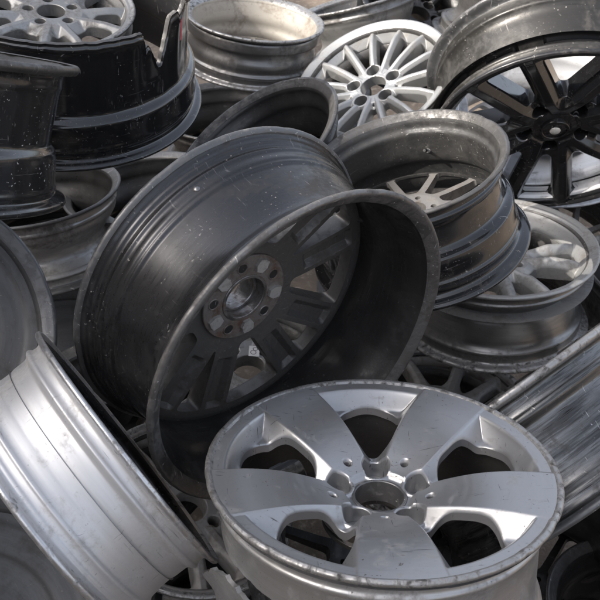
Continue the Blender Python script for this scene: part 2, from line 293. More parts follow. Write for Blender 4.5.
class Face:
    def __init__(s, **k): s.__dict__.update(k)
    def spokes(s, x, y):
        """distance outside each spoke's edge (negative on it), nearest spoke, and place along it"""
        best = None
        for a0, a1, r0, r1, w0, w1 in s.legs:
            p0 = np.array((math.cos(a0), math.sin(a0))) * r0; p1 = np.array((math.cos(a1), math.sin(a1))) * r1
            e = p1 - p0; L = np.linalg.norm(e); e = e / L
            u = (x - p0[0]) * e[0] + (y - p0[1]) * e[1]; q = -(x - p0[0]) * e[1] + (y - p0[1]) * e[0]
            t = np.clip(u / L, 0, 1.3); wv = w0 + (w1 - w0) * t + s.__dict__.get('bow', 0) * 4 * np.clip(t, 0, 1) * (1 - np.clip(t, 0, 1))
            d = np.abs(q) - wv
            d = np.where(u < 0, np.hypot(u, np.maximum(np.abs(q) - wv * .6, 0)) - wv * .0, d)
            if best is None: best = d
            else: best = smin(best, d, s.kspoke)
        return best
    def hole(s, x, y):
        """positive inside an opening"""
        r = np.hypot(x, y); d = s.spokes(x, y)
        fl = s.flank + (np.maximum(r - s.flank_r[0], 0) * s.flank_r[1] if 'flank_r' in s.__dict__ else 0)
        f = smin(d - fl, s.r_out - r, s.kwin)
        f = smin(f, r - s.r_in, min(s.kwin, .020))
        for hx, hy, hr in s.holes: f = np.maximum(f, hr - np.hypot(x - hx, y - hy))
        return f
    def zt(s, x, y, rounded=True):
        r = np.hypot(x, y); d = s.spokes(x, y)
        crest = np.interp(r, *soft(s.crest, .007))
        if s.round:   # rounded spokes
            q = np.clip(1 + d / s.halfw, 0, 3); zs = crest - s.drop * q ** 2
        else:
            zs = crest - s.slope * smax(d, 0 * d, .0022)
        zd = np.interp(r, *soft(s.dish, .0012))
        z = smax(zs, zd, s.kz)
        if 'floor' in s.__dict__: z = smax(z, np.interp(r, *zip(*s.floor)), .006)
        if s.hub:
            zh = s.hub[1] - s.hub[2] * np.maximum(r - s.hub[0], 0) ; z = smax(z, zh, .004)
        for hx, hy, hr, dep, wid in s.pockets:
            q = np.hypot(x - hx, y - hy); z = z - dep * np.clip(1 - (q - hr) / wid, 0, 1) ** 2 * (q > 0)
        if s.bosses:
            for hx, hy, hr, hz in s.bosses:
                q = np.hypot(x - hx, y - hy); z = smax(z, hz - np.maximum(q - hr, 0) * 1.5, .003)
        if rounded:
            f = -s.hole(x, y); e = s.edge
            q = np.clip(1 - f / e, 0, 1); z = z - e * .8 * (1 - np.sqrt(np.maximum(1 - q * q, 0)))
            qb = np.clip(1 - (r - s.r0) / e, 0, 1); z = z - e * .8 * (1 - np.sqrt(np.maximum(1 - qb * qb, 0)))
        return z
    def zb(s, x, y):
        r = np.hypot(x, y); d = s.spokes(x, y)
        z = np.interp(r, *soft(s.back, .003))
        if 'thick' in s.__dict__: z = np.where(r > .078, np.maximum(z, s.zt(x, y, False) - s.thick), z)
        if s.rib: z = z + s.rib[1] * np.clip((-d - s.rib[0]) / .010, 0, 1) * np.clip((r - s.rib[2]) / .008, 0, 1) * np.clip((s.r_out - r) / .008, 0, 1)
        return z
    def build(s, root, mats, z0=0.0, flip=False, spin=0.0, nth=360, nr=70, W=0.2):
        nsec = s.nsec; nth = int(round(nth / nsec)) * nsec
        th = np.linspace(0, 2 * np.pi, nth, endpoint=False) + s.sec0
        rr = np.linspace(s.r0, s.r1, nr)
        Tg, Rg = np.meshgrid(th, rr, indexing='ij')
        x, y = Rg * np.cos(Tg), Rg * np.sin(Tg)
        f = s.hole(x, y)
        fn = np.roll(f, -1, 0)
        keep = (f[:, :-1] + f[:, 1:] + fn[:, :-1] + fn[:, 1:]) < 0
        used = np.zeros(f.shape, bool); 
        km = np.zeros((nth, nr + 1), bool); km[:, 1:-1] = keep
        k4 = [km[:, :-1], km[:, 1:], np.roll(km, 1, 0)[:, :-1], np.roll(km, 1, 0)[:, 1:]]
        cnt = sum(q.astype(int) for q in k4)
        bnd = (cnt > 0) & (cnt < 4)
        bnd[:, 0] &= (cnt[:, 0] < 2); bnd[:, -1] &= (cnt[:, -1] < 2)
        h = 1e-4
        for _ in range(3):   # pull the ragged edge of the kept cells onto the outline
            g = s.hole(x, y); gx = (s.hole(x + h, y) - g) / h; gy = (s.hole(x, y + h) - g) / h
            gg = gx * gx + gy * gy + 1e-4
            st = np.clip(g / gg, -.004, .004)
            x = np.where(bnd, x - st * gx, x); y = np.where(bnd, y - st * gy, y)
        z = s.zt(x, y); zb = np.minimum(s.zb(x, y), z - .004)
        zx = (s.zt(x + h, y) - s.zt(x - h, y)) / (2 * h); zy = (s.zt(x, y + h) - s.zt(x, y - h)) / (2 * h)
        bx = (s.zb(x + h, y) - s.zb(x - h, y)) / (2 * h); by = (s.zb(x, y + h) - s.zb(x, y - h)) / (2 * h)
        N = np.stack([-zx, -zy, np.ones_like(zx)], -1); N /= np.linalg.norm(N, axis=-1, keepdims=True)
        Nb = np.stack([bx, by, -np.ones_like(zx)], -1); Nb /= np.linalg.norm(Nb, axis=-1, keepdims=True)
        g = s.hole(x, y); gx = (s.hole(x + h, y) - g) / h; gy = (s.hole(x, y + h) - g) / h
        gn = np.sqrt(gx * gx + gy * gy) + 1e-9
        Nw = np.stack([gx / gn, gy / gn, 0 * gx], -1)
        rn = np.hypot(x, y); Nin = np.stack([-x / rn, -y / rn, 0 * x], -1)
        P = np.stack([x, y, z], -1).reshape(-1, 3); Pb = np.stack([x, y, zb], -1).reshape(-1, 3)
        N = N.reshape(-1, 3); Nb = Nb.reshape(-1, 3); Nw = Nw.reshape(-1, 3); Nin = Nin.reshape(-1, 3)
        I = np.arange(nth)[:, None] * nr + np.arange(nr)[None]
        A = I[:, :-1]; B = I[:, 1:]; C = np.roll(I, -1, 0)[:, 1:]; D = np.roll(I, -1, 0)[:, :-1]
        ci = np.arange(nth)[:, None] + 0 * np.arange(nr - 1)[None]; cj = np.arange(nr - 1)[None] + 0 * ci
        rj = rr[:-1][cj]
        sec = ci // (nth // nsec)
        part = np.where(rj < s.r_hub, -1, np.where(rj >= s.r_ring, -2, sec))
        # open edges of the kept cells
        nk_r = np.zeros_like(keep); nk_r[:, :-1] = keep[:, 1:]; nk_r[:, -1] = True
        nk_l = np.zeros_like(keep); nk_l[:, 1:] = keep[:, :-1]
        nk_n = np.roll(keep, -1, 0); nk_p = np.roll(keep, 1, 0)
        edges = []
        for nk, e0, e1 in ((nk_r, B, C), (nk_l, D, A), (nk_n, C, D), (nk_p, A, B)):
            m_ = keep & ~nk
            edges.append((e0[m_], e1[m_], part[m_], cj[m_], nk is nk_l))
        out = []
        for pid in sorted(set(part[keep].tolist())):
            mk = keep & (part == pid)
            q = np.stack([A[mk], B[mk], C[mk], D[mk]], -1)
            ids, inv = np.unique(q, return_inverse=True); q = inv.reshape(-1, 4)
            V = [P[ids], Pb[ids]]; NN = [N[ids], Nb[ids]]; n = len(ids)
            Fs = [q, q[:, ::-1] + n]; off = 2 * n
            for e0, e1, ep, ej, isl in edges:
                mm = ep == pid
                if not mm.any(): continue
                a, c = e0[mm], e1[mm]; k_ = len(a)
                nrm = np.where(((ej[mm] == 0) & isl)[:, None], Nin[a], Nw[a]); nrm2 = np.where(((ej[mm] == 0) & isl)[:, None], Nin[c], Nw[c])
                V += [P[a], P[c], Pb[c], Pb[a]]; NN += [nrm, nrm2, nrm2, nrm]
                ar = np.arange(k_)
                Fs.append(np.stack([off + k_ + ar, off + ar, off + 3 * k_ + ar, off + 2 * k_ + ar], -1)); off += 4 * k_
            V = np.concatenate(V); NN = np.concatenate(NN); Fq = np.concatenate(Fs)
            cs, sn = math.cos(spin), math.sin(spin)
            if flip:   # face looks towards -z, the back is what one sees from z = 0
                V = V * np.array([1, -1, -1.]); NN = NN * np.array([1, -1, -1.])
            rot = np.array([[cs, -sn, 0], [sn, cs, 0], [0, 0, 1.]])
            V = V @ rot.T + np.array([0, 0, z0]); NN = NN @ rot.T
            nm = {-1: 'hub', -2: 'face_ring'}.get(pid, 'spoke')
            out.append(obj(nm, make_mesh(nm, V, Fq, mats.get(nm, mats['spoke']), normals=NN), root))
        return out

def disc_ring(root, name, r0, r1, z0, z1, mat, n=48, cx=0, cy=0):
    """a short tube with thickness from z0 up to z1"""
    P = np.array([(r0, z0), (r0, z1 - .001), (r0 + .001, z1), (r1 - .001, z1), (r1, z1 - .001), (r1, z0)])
    V, F = lathe(P, n); V = V + np.array([cx, cy, 0])
    return obj(name, make_mesh(name, V, F[:, ::-1], mat, sharp=35), root)

def disc(root, name, r, z, mat, n=32, cx=0, cy=0, dome=.002):
    P = np.array([(r, z - .004), (r, z - .001), (r * .93, z), (r * .5, z + dome * .8), (1e-4, z + dome)])
    V, F = lathe(P, n); V = V + np.array([cx, cy, 0])
    return obj(name, make_mesh(name, V, F[:, ::-1], mat, sharp=40), root)

def polar(n, r, a0=0.0): return [(r * math.cos(a0 + 2 * math.pi * i / n), r * math.sin(a0 + 2 * math.pi * i / n)) for i in range(n)]
PI = math.pi
def rad(d): return math.radians(d)

def wheel(label, c0, n, spin=0.0, group='scrapped wheels piled in the heap'):
    o = bpy.data.objects.new('alloy_wheel', None); col.objects.link(o)
    n = Vector(n).normalized(); a = Vector((0, 0, 1)) if abs(n.z) < .9 else Vector((1, 0, 0))
    u = a.cross(n).normalized(); v_ = n.cross(u)
    Mx = Matrix((u, v_, n)).transposed().to_4x4(); Mx.translation = Vector(c0)
    o.matrix_world = Mx @ Matrix.Rotation(spin, 4, 'Z')
    o.empty_display_size = .05
    o['label'] = label; o['category'] = 'wheel'; o['group'] = group
    return o

# ------------------------------------------------------------------ the ground
me = make_mesh('ground', [(-600, -600, .22), (600, -600, .22), (600, 600, .22), (-600, 600, .22)], [(0, 1, 2, 3)], gm, sharp=None)
g = obj('ground', me); g['kind'] = 'structure'

# unseen block added behind the camera on the left to shade the near heap
bl = bpy.data.objects.new('shed', None); col.objects.link(bl)
bl.location = (-4.0 * .932, -4.0 * .362, .22); bl.rotation_euler = (0, 0, math.atan2(-.932, .362))
bl['label'] = 'long grey-brown block shed behind the viewer that shades the heap'; bl['category'] = 'shed'
wm = metal('shed_render', (.30, .26, .22), 0, .9, dirt=(.16, .13, .11), dirt_amt=.4, dirt_scale=.8, scratch=0, streak=0, speck=.1)
def box(name, x0, x1, y0, y1, z0, z1, m, parent):
    V = [(x, y, z) for x in (x0, x1) for y in (y0, y1) for z in (z0, z1)]
    return obj(name, make_mesh(name, V, [(0, 1, 3, 2), (4, 6, 7, 5), (0, 4, 5, 1), (2, 3, 7, 6), (0, 2, 6, 4), (1, 5, 7, 3)], m, sharp=30), parent)
SHADE_H = 4.32
box('wall', -20, 20, -6, 0, 0, SHADE_H - .16, wm, bl)      # local +y looks at the heap
box('roof', -20.2, 20.2, -6.2, .05, SHADE_H - .155, SHADE_H, wm, bl)

# ------------------------------------------------------------------ face patterns
def legs_radial(n, r0, r1, w0, w1, a0=0.0): return [(a0 + 2 * PI * i / n,) * 2 + (r0, r1, w0, w1) for i in range(n)]
def legs_pair(n, half0, half1, r0, r1, w0, w1, a0=0.0):
    L = []
    for i in range(n):
        c = a0 + 2 * PI * i / n
        for sgn in (-1, 1): L.append((c + sgn * rad(half0), c + sgn * rad(half1), r0, r1, w0, w1))
    return L

def face_five(R):      # five broad flat blades with hollowed flanks, diving to a sunken hub
    k = R / .225
    return Face(legs=legs_radial(5, .046 * k, .215 * k, .0235 * k, .0485 * k), bow=.004 * k, kspoke=.004, flank=.0035 * k, flank_r=(.150 * k, .12), r_out=.1885 * k, r_in=.089 * k, kwin=.060 * k,
                holes=[(x, y, .0178 * k) for x, y in polar(5, .0560 * k, PI / 5)] + [(x, y, .0046 * k) for x, y in polar(5, .066 * k, 0)],
                pockets=[(x, y, .0178 * k, .003 * k, .003 * k) for x, y in polar(5, .0560 * k, PI / 5)] + [(x, y, .0046 * k, .003 * k, .003 * k) for x, y in polar(5, .066 * k, 0)],
                bosses=[(x, y, .0215 * k, -.0520 * k) for x, y in polar(5, .0560 * k, PI / 5)],
                crest=[(0, -.052 * k), (.045 * k, -.047 * k), (.06 * k, -.041 * k), (.08 * k, -.032 * k), (.10 * k, -.0245 * k), (.12 * k, -.018 * k), (.14 * k, -.0128 * k), (.16 * k, -.009 * k), (.18 * k, -.0062 * k), (.2 * k, -.0042 * k), (.225 * k, -.0028 * k)],
                round=False, slope=1.5,
                dish=[(0, -.09 * k), (.15 * k, -.062 * k), (.180 * k, -.050 * k), (.1965 * k, -.0115 * k), (.1985 * k, -.0075 * k), (.201 * k, -.0058 * k), (.225 * k, -.0035 * k)], kz=.0022,
                hub=(.046 * k, -.055 * k, .4), edge=.0026, back=[(0, -.085 * k), (.1 * k, -.075 * k), (.16 * k, -.062 * k), (.225 * k, -.03 * k)], rib=None, thick=.013, floor=[(0, -.08 * k), (.060 * k, -.064 * k), (.080 * k, -.057 * k), (.10 * k, -.051 * k), (.14 * k, -.042 * k), (.17 * k, -.036 * k), (.21 * k, -.030 * k)], nsec=5, sec0=-PI / 5,
                r0=.0335 * k, r1=R - .0065, r_hub=.043 * k, r_ring=.186 * k)

def face_fine(R, n=15):    # many slim straight spokes
    k = R / .215
    return Face(legs=legs_radial(n, .045 * k, .200 * k, .0045 * k, .0035 * k), kspoke=.003, flank=.0065 * k, r_out=.172 * k, r_in=.078 * k, kwin=.007 * k,
                holes=[(x, y, .0175 * k) for x, y in polar(5, .056 * k, 0)] + [(x, y, .003) for x, y in polar(5, .066 * k, PI / 5)],
                pockets=[], bosses=[(x, y, .021 * k, -.026 * k) for x, y in polar(5, .056 * k, 0)],
                crest=[(0, -.030 * k), (.06 * k, -.026 * k), (.1 * k, -.016 * k), (.15 * k, -.010 * k), (.19 * k, -.014 * k), (.215 * k, -.030 * k)], round=False, slope=1.5,
                dish=[(0, -.08 * k), (.15 * k, -.060 * k), (.170 * k, -.045 * k), (.190 * k, -.018 * k), (.200 * k, -.008 * k), (.22 * k, -.003 * k)], kz=.004,
                hub=(.060 * k, -.028 * k, .7), edge=.002, back=[(0, -.06 * k), (.1 * k, -.055 * k), (.22 * k, -.050 * k)], rib=None, nsec=n, sec0=-PI / n,
                r0=.034 * k, r1=R - .0065, r_hub=.074 * k, r_ring=.178 * k)

def face_arch(R):      # ten spokes that fork from a broad hub
    k = R / .22
    return Face(legs=legs_pair(5, 15, 15, .06 * k, .21 * k, .008 * k, .006 * k), kspoke=.008, flank=.008 * k, r_out=.182 * k, r_in=.108 * k, kwin=.016 * k,
                holes=[(x, y, .0135 * k) for x, y in polar(5, .060 * k, PI / 5)], pockets=[], bosses=[],
                crest=[(0, -.026 * k), (.09 * k, -.020 * k), (.15 * k, -.014 * k), (.19 * k, -.016 * k), (.22 * k, -.02 * k)], round=False, slope=1.1,
                dish=[(0, -.075 * k), (.16 * k, -.055 * k), (.180 * k, -.040 * k), (.196 * k, -.012 * k), (.2 * k, -.006 * k), (.22 * k, -.003 * k)], kz=.004,
                hub=(.080 * k, -.022 * k, .6), edge=.003, back=[(0, -.06 * k), (.1 * k, -.055 * k), (.22 * k, -.050 * k)], rib=None, nsec=10, sec0=-rad(33),
                r0=.036 * k, r1=R - .0065, r_hub=.092 * k, r_ring=.186 * k)

def face_vee(R, deep=.13):   # five black V spokes set deep in the rim
    k = R / .24; z = -deep
    return Face(legs=legs_pair(5, 10, 22, .05 * k, .225 * k, .0075 * k, .0080 * k), kspoke=.022, flank=.0130 * k, r_out=.212 * k, r_in=.088 * k, kwin=.010 * k,
                holes=[], pockets=[(x, y, .0105 * k, .030, .006) for x, y in polar(5, .058 * k, PI / 5)], bosses=[],
                crest=[(0, z - .022), (.05 * k, z - .016), (.09 * k, z - .004), (.15 * k, z), (.21 * k, z + .006)], round=False, slope=.95,
                dish=[(0, z - .05), (.19 * k, z - .035), (.212 * k, z - .012), (.222 * k, z + .004), (.24 * k, z + .008)], kz=.006,
                hub=(.030 * k, z - .018, .25), edge=.0035, back=[(0, z - .06), (.1 * k, z - .055), (.24 * k, z - .04)], rib=None, nsec=5, sec0=-PI / 5,
                r0=.024 * k, r1=R - .0065, r_hub=.062 * k, r_ring=.206 * k)

def face_tube(R):      # five pairs of rounded, finger-like spokes
    k = R / .22
    return Face(legs=legs_pair(5, 12, 13, .07 * k, .20 * k, .0125 * k, .0125 * k), kspoke=.006, flank=.002 * k, r_out=.176 * k, r_in=.09 * k, kwin=.012 * k,
                holes=[(x, y, .012 * k) for x, y in polar(5, .056 * k, PI / 5)], pockets=[], bosses=[],
                crest=[(0, -.040 * k), (.09 * k, -.030 * k), (.12 * k, -.022 * k), (.17 * k, -.026 * k), (.22 * k, -.05 * k)], round=True, halfw=.0125 * k, drop=.012 * k,
                dish=[(0, -.09 * k), (.15 * k, -.070 * k), (.172 * k, -.050 * k), (.190 * k, -.020 * k), (.202 * k, -.006 * k), (.22 * k, -.003 * k)], kz=.005,
                hub=(.075 * k, -.036 * k, .6), edge=.003, back=[(0, -.075 * k), (.22 * k, -.065 * k)], rib=None, nsec=10, sec0=-rad(36),
                r0=.034 * k, r1=R - .0065, r_hub=.092 * k, r_ring=.182 * k)

def face_slot(R):      # five wide slotted spokes, cored out behind
    k = R / .27
    return Face(legs=legs_pair(5, 14.5, 14, .07 * k, .24 * k, .0195 * k, .0235 * k), kspoke=.006, flank=.004 * k, r_out=.222 * k, r_in=.098 * k, kwin=.010 * k,
                holes=[(x, y, .0085) for x, y in polar(5, .060 * k, 0)], pockets=[], bosses=[],
                crest=[(0, -.012), (.10 * k, -.010), (.27 * k, -.008)], round=False, slope=.9,
                dish=[(0, -.03), (.21 * k, -.03), (.245 * k, -.012), (.27 * k, -.004)], kz=.004,
                hub=(.09 * k, -.012, .6), edge=.003, back=[(0, -.042), (.085 * k, -.042), (.12 * k, -.046), (.20 * k, -.050), (.235 * k, -.050), (.27 * k, -.040)], rib=(.0045 * k, .010, .120 * k), nsec=5, sec0=-PI / 5,
                r0=.038 * k, r1=.243 * k, r_hub=.088 * k, r_ring=.222 * k)

def face_back_plain(R, n=10):   # slim spokes seen from behind
    k = R / .205
    return Face(legs=legs_radial(n, .045 * k, .185 * k, .0052 * k, .0036 * k), kspoke=.004, flank=.003 * k, r_out=.170 * k, r_in=.064 * k, kwin=.010 * k,
                holes=[(x, y, .006) for x, y in polar(5, .043 * k, 0)], pockets=[], bosses=[],
                crest=[(0, -.015), (.1 * k, -.010), (.2 * k, -.008)], round=False, slope=.9,
                dish=[(0, -.05), (.15 * k, -.04), (.18 * k, -.012), (.2 * k, -.004)], kz=.004,
                hub=(.056 * k, -.012, .6), edge=.003, back=[(0, -.048), (.056 * k, -.048), (.09 * k, -.040), (.15 * k, -.030), (.2 * k, -.026)], rib=None, nsec=n, sec0=-PI / n,
                r0=.028 * k, r1=.176 * k, r_hub=.062 * k, r_ring=.168 * k)

# ------------------------------------------------------------------ the wheels one by one
# front silver five-blade wheel with the torn barrel
A = wheel('silver wheel with five broad blade spokes lying face up in front, its barrel torn open', (.1046, .7122, 1.1838), (.0221, .2677, .9632), rad(.9))
R, W = .225, .19
ff = face_five(R)
ff.build(A, dict(spoke=M['silver'], hub=M['silver'], face_ring=M['silver']), nth=800, nr=150)
def tear(t):
    dt = (t - rad(-80) + np.pi) % (2 * np.pi) - np.pi
    inr = 1 / (1 + np.exp(-(dt + 1.3) * 30)) / (1 + np.exp((dt - 1.25) * 30))
    zc = -.0880 - .020 * np.clip((-.02 - dt) / .25, 0, 1) + vnoise(t, 11, 8, .0011, 30, 150) + vnoise(t, 12, 4, .0014, 6, 20)
    return -W * (1 - inr) + zc * inr
def torn(P):
    zs, rs = P[np.argsort(P[:, 1])].T[::-1]
    def f(r, z, t):
        e = np.clip((r - (R - .022)) / .022, 0, 1) * (z > -.03)
        r = r - e * (dings(3, 14, .0013)(t) + vnoise(t, 4, 6, .00014, 20, 90))
        zc = tear(t); below = z < zc
        return np.where(below, np.interp(zc, zs, rs), r), np.where(below, zc, z), t
    return f
o_ = chaikin([(.2215, -.0005), (.225, -.0025), (.225, -.007), (.2215, -.0105), (.2115, -.013), (.209, -.018), (.209, -.030), (.2125, -.034), (.2125, -.038), (.2085, -.043), (.2055, -.060), (.2050, -.075), (.2065, -.100), (.208, -.13), (.209, -.16), (.2235, -.184), (.222, -.19)], 2)
i_ = chaikin([(.220, -.1895), (.203, -.165), (.2010, -.11), (.199, -.07), (.2015, -.04), (.203, -.015), (.218, -.0015)], 2)
lw = .0165; a_ = int(np.where(o_[:, 1] > -lw)[0].max()); ia = int(np.where(i_[:, 1] > -.0125)[0].min())
for nm, P, mm in (('barrel', o_[a_:], M['silver_barrel']), ('inner_barrel', i_[:ia + 1], M['soot']), ('lip', np.concatenate([i_[ia:], o_[:a_ + 1]]), M['lip'])):
    V, F = lathe(dens(P, 160) if nm != 'lip' else P, 420, torn(P)); obj(nm, make_mesh(nm, V, F, mm, sharp=50), A)
tq = np.linspace(0, 2 * np.pi, 420, endpoint=False); zc = tear(tq)
edge_r = [np.interp(zc, *P[np.argsort(P[:, 1])].T[::-1]) for P in (o_, i_)]
V = np.concatenate([np.stack([q * np.cos(tq), q * np.sin(tq), zc], -1) for q in edge_r]); ar = np.arange(420); a2 = (ar + 1) % 420
obj('torn_edge', make_mesh('torn_edge', V, np.stack([ar, a2, a2 + 420, ar + 420], -1), M['lip_bright'], sharp=40), A)
# the flap of barrel bent outwards below the tear
nu, nv = 60, 40
u_, v_ = np.meshgrid(np.linspace(0, 1, nu), np.linspace(0, 1, nv), indexing='ij')
tt = rad(-88) + u_ * rad(80)
topz = np.interp(u_, [0, .05, .12, .22, .32, .42, .55, .8, 1], [-.168, -.160, -.143, -.110, -.100, -.106, -.122, -.120, -.105]) + vnoise(u_ * 6.28, 21, 8, .0012, 6, 40)
zz = topz + (-.19 - topz) * v_
rr_ = .2065 + (zz + .1) * -.05 + (.004 + .020 * np.clip(1 - u_ * 1.6, 0, 1)) * np.clip(1 - v_ * .8, 0, 1) - .012 * np.clip((.06 - u_) / .06, 0, 1) ** 2 + .0018 * np.sin(u_ * 11 + v_ * 5)
Vo = np.stack([rr_ * np.cos(tt), rr_ * np.sin(tt), zz], -1).reshape(-1, 3)
ri = rr_ - .006; Vi = np.stack([ri * np.cos(tt), ri * np.sin(tt), zz], -1).reshape(-1, 3)
I = np.arange(nu * nv).reshape(nu, nv); q = np.stack([I[:-1, :-1], I[:-1, 1:], I[1:, 1:], I[1:, :-1]], -1).reshape(-1, 4)
loop = np.concatenate([I[:, 0], I[-1, 1:], I[-2::-1, -1], I[0, -2:0:-1]]); l2 = np.roll(loop, -1); n_ = nu * nv
Fq = np.concatenate([q, q[:, ::-1] + n_, np.stack([loop, l2, l2 + n_, loop + n_], -1)])
o = obj('torn_flap', make_mesh('torn_flap', np.concatenate([Vo, Vi]), Fq, M['silver_barrel'], sharp=40), A)
disc_ring(A, 'bore_ring', .0318, .0365, -.085, -.0535, M['lip_dark'], 64)
for x, y in polar(5, .0560, PI / 5): disc_ring(A, 'bolt_seat', .0072, .0182, -.0855, -.074, M['silver_barrel'], 32, x, y)
disc_ring(A, 'mounting_plate', .034, .074, -.092, -.086, M['soot'], 64)

# big dark wheel in the middle, its open rear towards us
B = wheel('large dark wheel in the middle with its open rear and rusty five-bolt hub facing us', (.0152, .9102, 1.1823), (.6184, -.7837, -.0582))
R, W = .27, .214
out = np.array([(.266, -.0005), (.270, -.003), (.270, -.008), (.266, -.012), (.251, -.014), (.248, -.018), (.248, -.030), (.2445, -.036), (.236, -.048), (.234, -.075), (.236, -.110), (.2395, -.140), (.2400, -.1445), (.2445, -.148), (.2445, -.153), (.2475, -.156),
                (.2475, -.170), (.2515, -.1735), (.2515, -.178), (.2480, -.181), (.2480, -.188), (.2530, -.191), (.2530, -.195), (.2580, -.197), (.2600, -.200), (.2665, -.2025), (.270, -.206), (.270, -.211), (.266, -.2135)])
inn = np.array([(.263, -.213), (.246, -.204), (.241, -.150), (.230, -.110), (.2285, -.060), (.237, -.034), (.2460, -.016), (.2470, -.010), (.263, -.0012)])
bo, bi = dens(chaikin(out, 2), 180), dens(chaikin(inn, 2), 90)
def nick_b(r, z, t): return r - np.clip((r - .252) / .014, 0, 1) * (dings(13, 18, .0014)(t) + vnoise(t, 14, 5, .00012, 20, 80)) + vnoise(t, 15, 3, .0006, 2, 5), z, t
aa = int(np.where(bo[:, 1] > -.0128)[0].max()); bb = int(np.where(bo[:, 1] < -.2012)[0].min()); ai = int(np.where(bi[:, 1] > -.0115)[0].min())
for nm, P, mm in (('barrel', bo[aa:bb + 1], M['dark_barrel']), ('inner_barrel', bi[:ai + 1], M['soot']), ('lip', np.concatenate([bi[ai:], bo[:aa + 1]]), M['lip_brown']), ('lip', bo[bb:], M['lip_dark'])):
    V, F = lathe(P, 300, nick_b); obj(nm, make_mesh(nm, V, F, mm, sharp=50), B)
face_slot(R).build(B, dict(spoke=M['charcoal'], hub=M['charcoal'], face_ring=M['charcoal']), z0=-W, flip=True, spin=rad(21.4), nth=700, nr=140)
zp = -W + .042
mf = disc_ring(B, 'mounting_face', .041, .078, zp - .004, zp + .006, M['rust'], 72)
disc_ring(B, 'bore_ring', .0365, .0425, zp - .05, zp + .008, M['bore'], 64)
disc_ring(B, 'bore_step', .0310, .0368, zp - .045, zp - .012, M['bore'], 64)
for i in range(5):
    a = rad(21.4 + 36) + 2 * PI * i / 5
    pts = [(-.0125, -.0065), (-.002, -.0125), (.0115, -.0105), (.0135, 0), (.0115, .0105), (-.002, .0125), (-.0125, .0065)]
    ca, sa = math.cos(a), math.sin(a); x0, y0 = .060 * ca, .060 * sa
    ring = [(x0 + px * ca - py * sa, y0 + px * sa + py * ca) for px, py in pts]
    V = [(x, y, zp + .004) for x, y in ring] + [(x0 + (x - x0) * .9, y0 + (y - y0) * .9, zp + .0105) for x, y in ring]
    F = [tuple(range(7, 14))] + [(k, (k + 1) % 7, (k + 1) % 7 + 7, k + 7) for k in range(7)]
    obj('mounting_pad', make_mesh('mounting_pad', V, F, M['pad'], sharp=30), mf)
    a = rad(21.4) + 2 * PI * i / 5
    x0, y0 = .060 * math.cos(a), .060 * math.sin(a)
    bh = disc_ring(mf, 'bolt_hole', .0078, .0105, zp + .004, zp + .0075, M['rust'], 24, x0, y0)
    disc(mf, 'bolt_seat', .0080, zp + .0068, M['rubber'], 24, x0, y0, .0)
a = rad(108.7); rv = .2480   # balance pin on the bead seat of the far side
disc(B, 'balance_weight', .0055, 0, M['pewter'], 16).matrix_basis = Matrix.Translation((rv * math.cos(a), rv * math.sin(a), -W + .050)) @ Matrix.Rotation(a, 4, 'Z') @ Matrix.Rotation(PI / 2, 4, 'Y')

# bright silver barrel in the lower left
Cw = wheel('bright satin silver wheel lying on its side in the lower left, smooth barrel up', (-0.2409, 0.8055, 1.1106), (0.7680, 0.5390, 0.3410))
R, W = .205, .142
out = np.array([(.2015, -.0005), (.205, -.0025), (.205, -.0065), (.2015, -.0095), (.1905, -.0115), (.1875, -.0155), (.1875, -.0245), (.1915, -.028), (.1915, -.032), (.184, -.037), (.1825, -.042), (.1820, -.060), (.1805, -.064), (.1805, -.082), (.1815, -.086),
                (.1830, -.102), (.1875, -.106), (.1885, -.109), (.1860, -.112), (.1860, -.120), (.1885, -.123), (.1885, -.1285), (.1990, -.1315), (.2045, -.134), (.2045, -.139), (.2010, -.142)])
inn = np.array([(.199, -.1415), (.183, -.130), (.176, -.10), (.175, -.045), (.181, -.022), (.182, -.013), (.199, -.0012)])
co, ci_ = dens(chaikin(out, 2), 150), dens(chaikin(inn, 2), 70)
def nick_c(r, z, t): return r - np.clip((r - .190) / .012, 0, 1) * (dings(23, 16, .0012)(t) + vnoise(t, 24, 5, .0001, 20, 80)), z, t
aa = int(np.where(co[:, 1] > -.0105)[0].max()); bb = int(np.where(co[:, 1] < -.1305)[0].min())
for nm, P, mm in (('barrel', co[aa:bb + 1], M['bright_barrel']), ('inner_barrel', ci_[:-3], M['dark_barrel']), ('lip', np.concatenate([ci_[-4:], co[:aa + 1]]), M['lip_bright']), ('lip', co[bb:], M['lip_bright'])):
    V, F = lathe(P, 280, nick_c); obj(nm, make_mesh(nm, V, F, mm, sharp=50), Cw)
face_fine(.19, 10).build(Cw, dict(spoke=M['pewter'], hub=M['pewter'], face_ring=M['pewter']), z0=-.02, nth=240, nr=50)

# slate grey wheel at the left edge
E = wheel('matt slate grey wheel at the left edge with its smooth dished side turned our way', (-.5797, .9486, 1.2038), (.5208, -.5904, .6167))
rim(E, .22, .20, M['grimy'], M['slate'], M['lip_dark'], M['lip'], flip=True, nth=200, seed=32, wpos=(.6, .7), well=.040)
P = chaikin([(.2145, -.002), (.2095, -.010), (.196, -.020), (.180, -.026), (.172, -.033), (.135, -.042), (.128, -.052), (.10, -.058), (.06, -.058), (.045, -.052), (.034, -.052), (.033, -.06)], 2)
V, F = lathe(P, 200); obj('dished_disc', make_mesh('dished_disc', V, F, M['slate'], sharp=45), E)

